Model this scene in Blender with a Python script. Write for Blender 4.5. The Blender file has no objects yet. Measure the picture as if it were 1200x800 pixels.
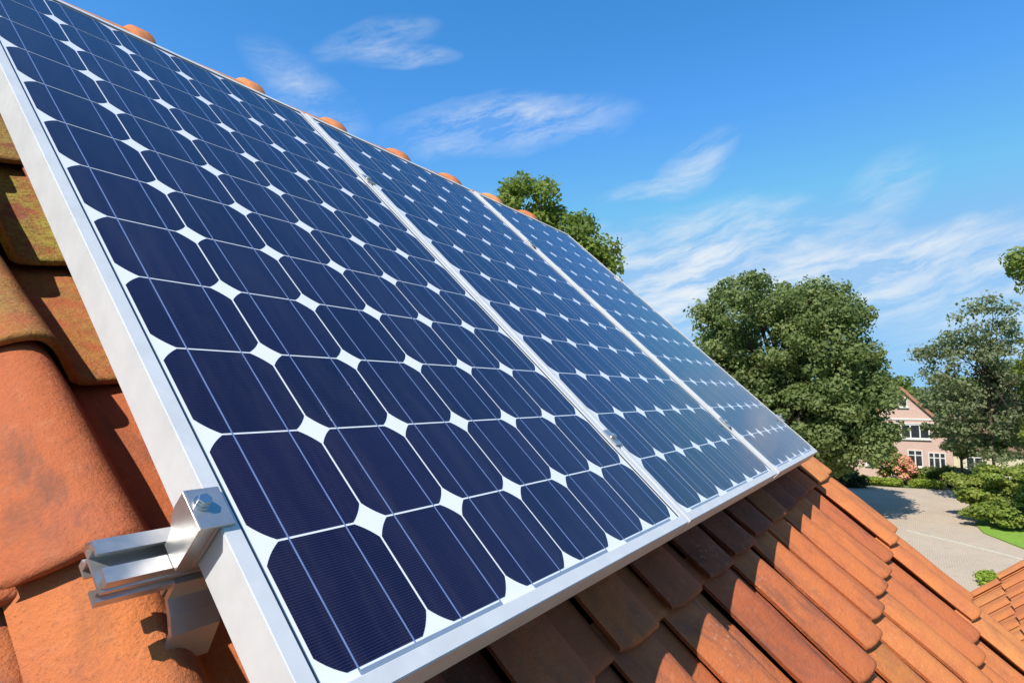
import bpy, bmesh, math, random
import numpy as np
from mathutils import Matrix, Vector

R_ = math.radians
scene = bpy.context.scene
col = scene.collection
rng = np.random.default_rng(7)
random.seed(7)

# ------------------------------------------------------------------ camera
PITCH = 0.754976            # roof pitch, 43.26 degrees
Z0 = 7.2909                 # height of the lower left cell corner of the first panel
CP, SP = math.cos(PITCH), math.sin(PITCH)

cam_data = bpy.data.cameras.new('camera')
cam = bpy.data.objects.new('camera', cam_data)
col.objects.link(cam)
cam_data.sensor_width = 36.0
cam_data.lens = 704.13 / 1200 * 36
cam_data.clip_start = 0.02
cam_data.clip_end = 3000
cam.matrix_world = Matrix(((0.55959, -0.074964, -0.825372, -0.3062),
                           (-0.828769, -0.050738, -0.557285, -0.3706),
                           (-0.000102, 0.995895, -0.090521, 7.5),
                           (0, 0, 0, 1)))
scene.camera = cam

# ------------------------------------------------------------------ sun, sky, exposure
SUN_EL, SUN_AZ = R_(49.5), R_(177.0)      # azimuth measured from +X towards +Y
sun_dir = Vector((math.cos(SUN_EL) * math.cos(SUN_AZ), math.cos(SUN_EL) * math.sin(SUN_AZ), math.sin(SUN_EL)))
sd = bpy.data.lights.new('sun', 'SUN')
sd.energy = 4.7
sd.angle = R_(0.5)
sd.color = (1.0, 0.95, 0.87)
sun = bpy.data.objects.new('sun', sd)
sun.rotation_euler = sun_dir.to_track_quat('Z', 'Y').to_euler()
sun.location = (-20, 0, 40)
col.objects.link(sun)

world = bpy.data.worlds.new('World')
scene.world = world
world.use_nodes = True
wt = world.node_tree
wt.nodes.clear()


def N(nt, kind, **kw):
    n = nt.nodes.new(kind)
    for k, v in kw.items():
        setattr(n, k, v)
    return n


def L(nt, a, b):
    nt.links.new(a, b)


def math_node(nt, op, a, b=None, clamp=False):
    n = N(nt, 'ShaderNodeMath', operation=op, use_clamp=clamp)
    for i, x in enumerate((a, b)):
        if x is None:
            continue
        if hasattr(x, 'is_linked'):
            L(nt, x, n.inputs[i])
        else:
            n.inputs[i].default_value = x
    return n.outputs[0]


def vmath(nt, op, a, b):
    n = N(nt, 'ShaderNodeVectorMath', operation=op)
    for i, x in enumerate((a, b)):
        if hasattr(x, 'is_linked'):
            L(nt, x, n.inputs[i])
        else:
            n.inputs[i].default_value = x
    return n


def build_sky():
    nt = wt
    sky = N(nt, 'ShaderNodeTexSky')
    sky.sky_type = 'NISHITA'
    sky.sun_disc = False
    sky.sun_elevation = SUN_EL
    # Nishita: rotation 0 puts the sun on +Y, growing clockwise seen from above
    sky.sun_rotation = (math.pi / 2 - SUN_AZ) % (2 * math.pi)
    sky.air_density = 1.0
    sky.dust_density = 0.15
    sky.ozone_density = 2.2
    hs = N(nt, 'ShaderNodeHueSaturation')
    hs.inputs['Saturation'].default_value = 1.12
    hs.inputs['Value'].default_value = 1.0
    L(nt, sky.outputs[0], hs.inputs['Color'])
    sc = N(nt, 'ShaderNodeSeparateColor')
    L(nt, hs.outputs[0], sc.inputs[0])
    tint = N(nt, 'ShaderNodeCombineColor')
    r2 = math_node(nt, 'POWER', sc.outputs[0], 2.0)
    red = math_node(nt, 'DIVIDE', math_node(nt, 'MULTIPLY', r2, 0.88), math_node(nt, 'ADD', 1.0, math_node(nt, 'MULTIPLY', r2, 0.30)))
    L(nt, math_node(nt, 'MINIMUM', red, 1.75), tint.inputs[0])
    L(nt, math_node(nt, 'MINIMUM', math_node(nt, 'MULTIPLY', sc.outputs[1], 1.21), 3.35), tint.inputs[1])
    L(nt, math_node(nt, 'MINIMUM', math_node(nt, 'MULTIPLY', sc.outputs[2], 1.52), 5.55), tint.inputs[2])
    tc = N(nt, 'ShaderNodeTexCoord')
    d = tc.outputs['Generated']
    # cirrus bands: (direction, half width, half height, tilt in degrees, strength)
    bands = [((0.58, 0.63, 0.52), 0.10, 0.028, 20, 0.42),
             ((0.62, 0.60, 0.50), 0.08, 0.020, 8, 0.50),
             ((0.53, 0.72, 0.44), 0.11, 0.050, -30, 0.42),
             ((0.75, 0.51, 0.42), 0.22, 0.050, 6, 0.58),
             ((0.73, 0.53, 0.43), 0.07, 0.020, 8, 0.45),
             ((0.90, 0.27, 0.35), 0.085, 0.035, 35, 0.52),
             ((0.88, 0.34, 0.32), 0.08, 0.018, 8, 0.50),
             ((0.965, 0.03, 0.28), 0.09, 0.050, 40, 0.32),
             ((0.97, 0.04, 0.235), 0.04, 0.018, 0, 0.35),
             ((0.93, 0.27, 0.18), 0.24, 0.125, 12, 1.0),
             ((0.92, 0.30, 0.16), 0.12, 0.06, 12, 0.8),
             ((0.975, 0.10, 0.17), 0.22, 0.050, 14, 0.9),
             ((0.985, -0.02, 0.165), 0.24, 0.050, 13, 0.8),
             ((0.98, -0.02, 0.215), 0.12, 0.016, 14, 0.7),
             ((0.965, -0.22, 0.12), 0.28, 0.10, 8, 1.0),
             ((0.80, 0.55, 0.20), 0.25, 0.08, 8, 0.9)]
    wob = N(nt, 'ShaderNodeTexNoise')
    wob.inputs['Scale'].default_value = 6
    wob.inputs['Detail'].default_value = 4
    L(nt, d, wob.inputs['Vector'])
    wv = vmath(nt, 'SUBTRACT', wob.outputs['Color'], (0.5, 0.5, 0.5))
    wv2 = N(nt, 'ShaderNodeVectorMath', operation='SCALE')
    L(nt, wv.outputs[0], wv2.inputs[0])
    wv2.inputs['Scale'].default_value = 0.055
    wsc = N(nt, 'ShaderNodeVectorMath', operation='SCALE')
    L(nt, wv.outputs[0], wsc.inputs[0])
    wsc.inputs['Scale'].default_value = 0.05
    dw = vmath(nt, 'ADD', d, wsc.outputs[0]).outputs[0]
    # wispy fibres shared by all bands: noise stretched along a shallow tilt of the sky dome
    sp = N(nt, 'ShaderNodeSeparateXYZ')
    L(nt, vmath(nt, 'ADD', d, wv2.outputs[0]).outputs[0], sp.inputs[0])
    az = math_node(nt, 'ARCTAN2', sp.outputs[1], sp.outputs[0])
    fx = math_node(nt, 'SUBTRACT', math_node(nt, 'MULTIPLY', az, -0.97), math_node(nt, 'MULTIPLY', sp.outputs[2], -0.22))
    fy = math_node(nt, 'ADD', math_node(nt, 'MULTIPLY', az, 0.22), math_node(nt, 'MULTIPLY', sp.outputs[2], 0.97))
    cx = N(nt, 'ShaderNodeCombineXYZ')
    L(nt, math_node(nt, 'MULTIPLY', fx, 7.0), cx.inputs[0])
    L(nt, math_node(nt, 'MULTIPLY', fy, 30.0), cx.inputs[1])
    nz = N(nt, 'ShaderNodeTexNoise')
    nz.inputs['Scale'].default_value = 1.0
    nz.inputs['Detail'].default_value = 8
    nz.inputs['Roughness'].default_value = 0.66
    nz.inputs['Distortion'].default_value = 0.15
    L(nt, cx.outputs[0], nz.inputs['Vector'])
    mr = N(nt, 'ShaderNodeMapRange')
    mr.inputs['From Min'].default_value = 0.40
    mr.inputs['From Max'].default_value = 0.74
    L(nt, nz.outputs['Fac'], mr.inputs['Value'])
    soft = math_node(nt, 'ADD', math_node(nt, 'MULTIPLY', mr.outputs[0], 1.15), 0.06)
    total = None
    for k, (c, hw, hh, tilt, stg) in enumerate(bands):
        c = Vector(c).normalized()
        right = Vector((c.y, -c.x, 0)).normalized()
        up = right.cross(c)
        if up.z < 0:
            up = -up
        a = R_(tilt)
        e1 = (right * math.cos(a) + up * math.sin(a)) / hw
        e2 = (-right * math.sin(a) + up * math.cos(a)) / hh
        x = vmath(nt, 'DOT_PRODUCT', dw, e1).outputs['Value']
        y = vmath(nt, 'DOT_PRODUCT', dw, e2).outputs['Value']
        x = math_node(nt, 'SUBTRACT', x, c.dot(e1))
        y = math_node(nt, 'SUBTRACT', y, c.dot(e2))
        rr = math_node(nt, 'ADD', math_node(nt, 'MULTIPLY', x, x), math_node(nt, 'MULTIPLY', y, y))
        m = math_node(nt, 'SUBTRACT', 1.0, rr, clamp=True)
        fr = math_node(nt, 'GREATER_THAN', vmath(nt, 'DOT_PRODUCT', d, c).outputs['Value'], 0.3)
        m = math_node(nt, 'MULTIPLY', m, fr)
        m = math_node(nt, 'MULTIPLY', math_node(nt, 'MULTIPLY', m, soft), stg)
        if total is None:
            total = m
        else:   # screen
            total = math_node(nt, 'SUBTRACT', math_node(nt, 'ADD', total, m), math_node(nt, 'MULTIPLY', total, m))
    dz = N(nt, 'ShaderNodeSeparateXYZ')
    L(nt, d, dz.inputs[0])
    veil = N(nt, 'ShaderNodeMapRange', interpolation_type='SMOOTHSTEP')
    for kk, vv in (('From Min', 0.26), ('From Max', 0.0), ('To Min', 0.0), ('To Max', 0.75)):
        veil.inputs[kk].default_value = vv
    L(nt, dz.outputs[2], veil.inputs['Value'])
    air = N(nt, 'ShaderNodeMix', data_type='RGBA')
    L(nt, veil.outputs[0], air.inputs['Factor'])
    L(nt, tint.outputs[0], air.inputs['A'])
    air.inputs['B'].default_value = (1.95, 3.9, 5.85, 1)
    mix = N(nt, 'ShaderNodeMix', data_type='RGBA')
    L(nt, math_node(nt, 'MINIMUM', total, 0.92), mix.inputs['Factor'])
    L(nt, air.outputs['Result'], mix.inputs['A'])
    mix.inputs['B'].default_value = (5.2, 5.55, 5.8, 1)
    bg = N(nt, 'ShaderNodeBackground')
    bg.inputs['Strength'].default_value = 0.115
    L(nt, mix.outputs['Result'], bg.inputs['Color'])
    out = N(nt, 'ShaderNodeOutputWorld')
    L(nt, bg.outputs[0], out.inputs['Surface'])


build_sky()
scene.view_settings.view_transform = 'Standard'
scene.view_settings.look = 'None'
scene.view_settings.exposure = 0.5
scene.view_settings.gamma = 1.0
scene.view_settings.use_curve_mapping = False
scene.render.engine = 'CYCLES'
world.cycles.sampling_method = 'MANUAL'
world.cycles.sample_map_resolution = 512


# ------------------------------------------------------------------ helpers
def tag(o, label=None, cat=None, group=None, kind=None):
    if label: o['label'] = label
    if cat: o['category'] = cat
    if group: o['group'] = group
    if kind: o['kind'] = kind
    return o


def empty(name, loc=(0, 0, 0), rot=(0, 0, 0)):
    o = bpy.data.objects.new(name, None)
    o.empty_display_size = 0.2
    o.location = loc
    o.rotation_euler = rot
    col.objects.link(o)
    return o


def link_mesh(name, me, mat, parent=None, smooth=False):
    o = bpy.data.objects.new(name, me)
    col.objects.link(o)
    for m in (mat if isinstance(mat, (list, tuple)) else [mat]):
        if m is not None and m.name not in [x.name for x in me.materials if x]:
            me.materials.append(m)
    if parent is not None:
        o.parent = parent
    if smooth:
        me.polygons.foreach_set('use_smooth', [True] * len(me.polygons))
    return o


def np_mesh(name, verts, faces, tone=None, attrs=None):
    """verts (n,3), faces list of equally long rows or a list of tuples"""
    me = bpy.data.meshes.new(name)
    verts = np.asarray(verts, dtype=np.float32)
    faces = np.asarray(faces, dtype=np.int32)
    me.vertices.add(len(verts))
    me.vertices.foreach_set('co', verts.ravel())
    k = faces.shape[1]
    me.loops.add(faces.size)
    me.loops.foreach_set('vertex_index', faces.ravel())
    me.polygons.add(len(faces))
    me.polygons.foreach_set('loop_start', np.arange(0, faces.size, k, dtype=np.int32))
    me.polygons.foreach_set('loop_total', np.full(len(faces), k, dtype=np.int32))
    for nm, arr in (attrs or {}).items():
        a = me.attributes.new(nm, 'FLOAT', 'POINT')
        a.data.foreach_set('value', np.asarray(arr, dtype=np.float32))
    me.update(calc_edges=True)
    me.validate()
    return me


class MB:
    """collects boxes, prisms and tubes into one mesh"""
    def __init__(self):
        self.bm = bmesh.new()

    def box(self, lo, hi, bevel=0.0, mtx=None):
        b = bmesh.new()
        bmesh.ops.create_cube(b, size=1)
        for v in b.verts:
            for i in range(3):
                v.co[i] = lo[i] + (v.co[i] + .5) * (hi[i] - lo[i])
        if bevel:
            bmesh.ops.bevel(b, geom=b.edges[:], offset=bevel, segments=2, affect='EDGES', profile=0.6)
        self._merge(b, mtx)
        return self

    def prism(self, pts, axis, a0, a1, bevel=0.0, mtx=None):
        """outline pts in the two other axes, extruded along axis from a0 to a1"""
        b = bmesh.new()
        def put(p, a):
            q = [0, 0, 0]
            o = [i for i in range(3) if i != axis]
            q[o[0]], q[o[1]] = p
            q[axis] = a
            return q
        v0 = [b.verts.new(put(p, a0)) for p in pts]
        v1 = [b.verts.new(put(p, a1)) for p in pts]
        n = len(pts)
        b.faces.new(v0)
        b.faces.new(v1[::-1])
        for i in range(n):
            b.faces.new((v0[i], v1[i], v1[(i + 1) % n], v0[(i + 1) % n]))
        bmesh.ops.recalc_face_normals(b, faces=b.faces[:])
        if bevel:
            bmesh.ops.bevel(b, geom=b.edges[:], offset=bevel, segments=1, affect='EDGES')
        self._merge(b, mtx)
        return self

    def tube(self, pts, radii, seg=8, cap=True):
        b = self.bm
        rings = []
        pts = [Vector(p) for p in pts]
        for i, p in enumerate(pts):
            t = (pts[min(i + 1, len(pts) - 1)] - pts[max(i - 1, 0)]).normalized()
            a = t.orthogonal().normalized() if i == 0 else (self._a - t * self._a.dot(t)).normalized()
            self._a = a
            c = t.cross(a)
            rings.append([b.verts.new(p + (a * math.cos(2 * math.pi * k / seg) + c * math.sin(2 * math.pi * k / seg)) * radii[i]) for k in range(seg)])
        for r0, r1 in zip(rings, rings[1:]):
            for k in range(seg):
                f = b.faces.new((r0[k], r0[(k + 1) % seg], r1[(k + 1) % seg], r1[k]))
                f.smooth = True
        if cap:
            b.faces.new(rings[0][::-1])
            b.faces.new(rings[-1])
        return self

    def _merge(self, b, mtx):
        if mtx is not None:
            bmesh.ops.transform(b, matrix=mtx, verts=b.verts[:])
        me = bpy.data.meshes.new('tmp')
        b.to_mesh(me)
        b.free()
        self.bm.from_mesh(me)
        bpy.data.meshes.remove(me)

    def build(self, name, mat, parent=None, kind=None):
        me = bpy.data.meshes.new(name)
        self.bm.to_mesh(me)
        self.bm.free()
        o = link_mesh(name, me, mat, parent)
        if kind:
            o['kind'] = kind
        return o


# ------------------------------------------------------------------ materials
def new_mat(name):
    m = bpy.data.materials.new(name)
    m.use_nodes = True
    nt = m.node_tree
    return m, nt, nt.nodes['Principled BSDF']


def set_in(b, **kw):
    for k, v in kw.items():
        b.inputs[k.replace('_', ' ')].default_value = v


def ramp(nt, fac, stops):
    r = N(nt, 'ShaderNodeValToRGB')
    els = r.color_ramp.elements
    while len(els) < len(stops):
        els.new(0.5)
    for e, (p, c) in zip(els, stops):
        e.position = p
        e.color = (*c, 1)
    L(nt, fac, r.inputs[0])
    return r.outputs[0]


def noise(nt, vec, scale, detail=4, rough=0.55, dist=0.0):
    n = N(nt, 'ShaderNodeTexNoise')
    n.inputs['Scale'].default_value = scale
    n.inputs['Detail'].default_value = detail
    n.inputs['Roughness'].default_value = rough
    n.inputs['Distortion'].default_value = dist
    if vec is not None:
        L(nt, vec, n.inputs['Vector'])
    return n.outputs['Fac']


def mixc(nt, fac, a, b, blend='MIX'):
    m = N(nt, 'ShaderNodeMix', data_type='RGBA', blend_type=blend)
    for s, x in (('Factor', fac), ('A', a), ('B', b)):
        if hasattr(x, 'is_linked'):
            L(nt, x, m.inputs[s])
        else:
            m.inputs[s].default_value = x if s == 'Factor' else (*x, 1)
    return m.outputs['Result']


def maprange(nt, v, a, b, c=0.0, d=1.0):
    m = N(nt, 'ShaderNodeMapRange')
    L(nt, v, m.inputs['Value'])
    for k, x in (('From Min', a), ('From Max', b), ('To Min', c), ('To Max', d)):
        m.inputs[k].default_value = x
    return m.outputs[0]


def bump(nt, b, h, strength, dist):
    n = N(nt, 'ShaderNodeBump')
    n.inputs['Strength'].default_value = strength
    n.inputs['Distance'].default_value = dist
    L(nt, h, n.inputs['Height'])
    L(nt, n.outputs[0], b.inputs['Normal'])


def objco(nt):
    return N(nt, 'ShaderNodeTexCoord').outputs['Object']


def attr(nt, name):
    n = N(nt, 'ShaderNodeAttribute')
    n.attribute_name = name
    return n.outputs['Fac']


def mat_terracotta():
    m, nt, b = new_mat('terracotta')
    co = objco(nt)
    tone = attr(nt, 'tone')
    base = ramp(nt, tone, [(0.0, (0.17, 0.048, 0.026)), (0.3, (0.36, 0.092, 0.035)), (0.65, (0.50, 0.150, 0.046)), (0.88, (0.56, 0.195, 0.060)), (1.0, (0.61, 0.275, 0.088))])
    mott = noise(nt, co, 14, 6, 0.62)
    base = mixc(nt, maprange(nt, mott, 0.42, 0.72, 0, 0.55), base, (0.40, 0.115, 0.058))
    pale = noise(nt, co, 55, 5, 0.6)
    base = mixc(nt, maprange(nt, pale, 0.56, 0.80, 0, 0.32), base, (0.60, 0.26, 0.13))
    # greyish weather stains, stretched down the slope
    mp = N(nt, 'ShaderNodeMapping')
    mp.inputs['Scale'].default_value = (9, 3.0, 6)
    L(nt, co, mp.inputs['Vector'])
    st = noise(nt, mp.outputs[0], 1.7, 7, 0.68, 0.4)
    base = mixc(nt, math_node(nt, 'MULTIPLY', maprange(nt, st, 0.50, 0.68, 0, 0.85), maprange(nt, tone, 0.45, 0.9, 1.0, 0.35)), base, (0.165, 0.068, 0.044))
    fine = noise(nt, co, 260, 4, 0.7)
    base = mixc(nt, maprange(nt, fine, 0.56, 0.70, 0, 0.6), base, (0.20, 0.075, 0.045))
    # moss and algae on the tiles that carry it
    moss_w = attr(nt, 'moss')
    mz = noise(nt, co, 21, 7, 0.7)
    mz2 = noise(nt, co, 170, 3, 0.7)
    mf = math_node(nt, 'MULTIPLY', moss_w, maprange(nt, mz, 0.36, 0.56), clamp=True)
    mosscol = mixc(nt, maprange(nt, mz2, 0.35, 0.52), (0.115, 0.115, 0.016), (0.33, 0.30, 0.045))
    base = mixc(nt, math_node(nt, 'MULTIPLY', mf, 0.9), base, mosscol)
    vo = N(nt, 'ShaderNodeTexVoronoi')
    vo.inputs['Scale'].default_value = 75
    L(nt, co, vo.inputs['Vector'])
    patch = noise(nt, co, 5.5, 4, 0.6)
    lich = math_node(nt, 'MULTIPLY', maprange(nt, math_node(nt, 'ADD', vo.outputs['Distance'], math_node(nt, 'MULTIPLY', noise(nt, co, 130, 3, 0.6), 0.35)), 0.46, 0.30), maprange(nt, patch, 0.56, 0.70), clamp=True)
    base = mixc(nt, math_node(nt, 'MULTIPLY', lich, 0.30), base, (0.44, 0.36, 0.27))
    pit = noise(nt, co, 480, 2, 0.6)
    base = mixc(nt, maprange(nt, pit, 0.62, 0.72, 0, 0.35), base, (0.12, 0.045, 0.03))
    L(nt, base, b.inputs['Base Color'])
    set_in(b, Roughness=0.82)
    b.inputs['Specular IOR Level'].default_value = 0.25
    h = math_node(nt, 'ADD', math_node(nt, 'MULTIPLY', fine, 0.35), math_node(nt, 'MULTIPLY', noise(nt, co, 60, 6, 0.7), 0.9))
    h = math_node(nt, 'ADD', h, math_node(nt, 'MULTIPLY', mf, 0.8))
    bump(nt, b, h, 0.75, 0.005)
    return m


def mat_alu(name, colr, metallic, rough, brushed=0.0):
    m, nt, b = new_mat(name)
    co = objco(nt)
    n1 = noise(nt, co, 25, 4, 0.6)
    c = mixc(nt, maprange(nt, n1, 0.35, 0.7), colr, tuple(x * 0.90 for x in colr))
    L(nt, c, b.inputs['Base Color'])
    set_in(b, Metallic=metallic)
    n2 = noise(nt, co, 90, 3, 0.6)
    L(nt, maprange(nt, n2, 0.3, 0.7, rough - 0.06, rough + 0.08), b.inputs['Roughness'])
    if brushed:
        mp = N(nt, 'ShaderNodeMapping')
        mp.inputs['Scale'].default_value = (8, 900, 900)
        L(nt, co, mp.inputs['Vector'])
        bump(nt, b, noise(nt, mp.outputs[0], 1, 2, 0.5), brushed, 0.0006)
    return m


def mat_cell():
    m, nt, b = new_mat('silicon_cell')
    co = objco(nt)
    sep = N(nt, 'ShaderNodeSeparateXYZ')
    L(nt, co, sep.inputs[0])
    w = math_node(nt, 'SINE', math_node(nt, 'MULTIPLY', sep.outputs[1], 2 * math.pi / 0.0026))
    line = maprange(nt, w, 0.35, 1.0)
    info = N(nt, 'ShaderNodeObjectInfo')
    rnd = info.outputs['Random']
    base = mixc(nt, rnd, (0.0042, 0.0034, 0.0145), (0.0085, 0.0055, 0.023))
    blotch = noise(nt, co, 40, 4, 0.6)
    base = mixc(nt, maprange(nt, blotch, 0.35, 0.75, 0, 0.5), base, (0.013, 0.008, 0.024))
    base = mixc(nt, math_node(nt, 'MULTIPLY', line, 0.7), base, (0.026, 0.025, 0.062))
    mp = N(nt, 'ShaderNodeMapping')
    mp.inputs['Scale'].default_value = (26, 4, 4)
    L(nt, N(nt, 'ShaderNodeNewGeometry').outputs['Position'], mp.inputs['Vector'])
    dust = noise(nt, mp.outputs[0], 1, 6, 0.7)
    base = mixc(nt, maprange(nt, dust, 0.45, 0.80, 0, 0.05), base, (0.30, 0.28, 0.26))
    L(nt, base, b.inputs['Base Color'])
    set_in(b, Roughness=0.5)
    b.inputs['Specular IOR Level'].default_value = 0.22
    b.inputs['Specular Tint'].default_value = (0.07, 0.20, 0.95, 1)     # blue anti-reflection film
    b.inputs['Coat Weight'].default_value = 1.0
    b.inputs['Coat IOR'].default_value = 1.34
    geo = N(nt, 'ShaderNodeNewGeometry').outputs['Position']
    smear = noise(nt, geo, 9, 6, 0.7)
    L(nt, maprange(nt, smear, 0.35, 0.7, 0.025, 0.13), b.inputs['Coat Roughness'])
    return m


def mat_simple(name, c1, c2, scale, rough=0.8, bumps=0.0, metallic=0.0, spec=0.4, coat=0.0):
    m, nt, b = new_mat(name)
    co = objco(nt)
    n1 = noise(nt, co, scale, 6, 0.62)
    L(nt, mixc(nt, maprange(nt, n1, 0.32, 0.68), c1, c2), b.inputs['Base Color'])
    set_in(b, Roughness=rough, Metallic=metallic)
    b.inputs['Specular IOR Level'].default_value = spec
    b.inputs['Coat Weight'].default_value = coat
    b.inputs['Coat Roughness'].default_value = 0.05
    if bumps:
        bump(nt, b, noise(nt, co, scale * 4, 5, 0.65), bumps, 0.02)
    return m


def mat_leaf(name, dark, mid, light, clump=0.6, trans=0.35, yellow=None):  # three leaf tones, a fourth in noise-picked patches
    m, nt, b = new_mat(name)
    co = objco(nt)
    t = attr(nt, 'tone')
    c = ramp(nt, t, [(0.0, dark), (0.5, mid), (1.0, light)])
    n1 = noise(nt, co, clump, 4, 0.6)
    c = mixc(nt, maprange(nt, n1, 0.42, 0.66, 0, 0.55), c, yellow if yellow else light)
    L(nt, c, b.inputs['Base Color'])
    set_in(b, Roughness=0.55)
    b.inputs['Specular IOR Level'].default_value = 0.35
    tr = N(nt, 'ShaderNodeBsdfTranslucent')
    L(nt, mixc(nt, 0.5, c, (0.16, 0.24, 0.03)), tr.inputs['Color'])
    mx = N(nt, 'ShaderNodeMixShader')
    mx.inputs[0].default_value = trans
    L(nt, b.outputs[0], mx.inputs[1])
    L(nt, tr.outputs[0], mx.inputs[2])
    L(nt, mx.outputs[0], nt.nodes['Material Output'].inputs['Surface'])
    return m


def mat_brick(name, c1, c2, mortar, scale=1.0):
    m, nt, b = new_mat(name)
    co = objco(nt)
    sep = N(nt, 'ShaderNodeSeparateXYZ')
    L(nt, co, sep.inputs[0])
    cx = N(nt, 'ShaderNodeCombineXYZ')
    L(nt, math_node(nt, 'ADD', sep.outputs[0], sep.outputs[1]), cx.inputs[0])
    L(nt, sep.outputs[2], cx.inputs[1])
    br = N(nt, 'ShaderNodeTexBrick')
    br.inputs['Color1'].default_value = (*c1, 1)
    br.inputs['Color2'].default_value = (*c2, 1)
    br.inputs['Mortar'].default_value = (*mortar, 1)
    br.inputs['Scale'].default_value = scale
    br.inputs['Brick Width'].default_value = 0.22
    br.inputs['Row Height'].default_value = 0.065
    br.inputs['Mortar Size'].default_value = 0.008
    L(nt, cx.outputs[0], br.inputs['Vector'])
    n1 = noise(nt, co, 0.9, 5, 0.6)
    c = mixc(nt, maprange(nt, n1, 0.3, 0.7, 0, 0.35), br.outputs['Color'], c2)
    L(nt, c, b.inputs['Base Color'])
    set_in(b, Roughness=0.9)
    return m


def mat_ground():
    m, nt, b = new_mat('meadow_ground')
    co = objco(nt)
    n1 = noise(nt, co, 0.25, 6, 0.65)
    n2 = noise(nt, co, 9, 5, 0.7)
    c = mixc(nt, maprange(nt, n1, 0.35, 0.52), (0.055, 0.10, 0.02), (0.10, 0.145, 0.03))
    c = mixc(nt, maprange(nt, n2, 0.45, 0.7, 0, 0.5), c, (0.13, 0.15, 0.05))
    L(nt, c, b.inputs['Base Color'])
    set_in(b, Roughness=0.95)
    bump(nt, b, n2, 0.6, 0.05)
    return m


def mat_road():
    m, nt, b = new_mat('clinker_paving')
    co = objco(nt)
    br = N(nt, 'ShaderNodeTexBrick')
    br.inputs['Color1'].default_value = (0.45, 0.35, 0.25, 1)
    br.inputs['Color2'].default_value = (0.40, 0.31, 0.225, 1)
    br.inputs['Mortar'].default_value = (0.31, 0.25, 0.195, 1)
    br.inputs['Scale'].default_value = 1.0
    br.inputs['Brick Width'].default_value = 0.21
    br.inputs['Row Height'].default_value = 0.10
    br.inputs['Mortar Size'].default_value = 0.012
    L(nt, co, br.inputs['Vector'])
    n1 = noise(nt, co, 0.35, 6, 0.7)
    c = mixc(nt, maprange(nt, n1, 0.38, 0.66, 0, 0.65), br.outputs['Color'], (0.47, 0.375, 0.27))
    n2 = noise(nt, co, 2.2, 5, 0.7)
    c = mixc(nt, maprange(nt, n2, 0.55, 0.75, 0, 0.45), c, (0.20, 0.175, 0.15))
    L(nt, c, b.inputs['Base Color'])
    set_in(b, Roughness=0.9)
    return m


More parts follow.
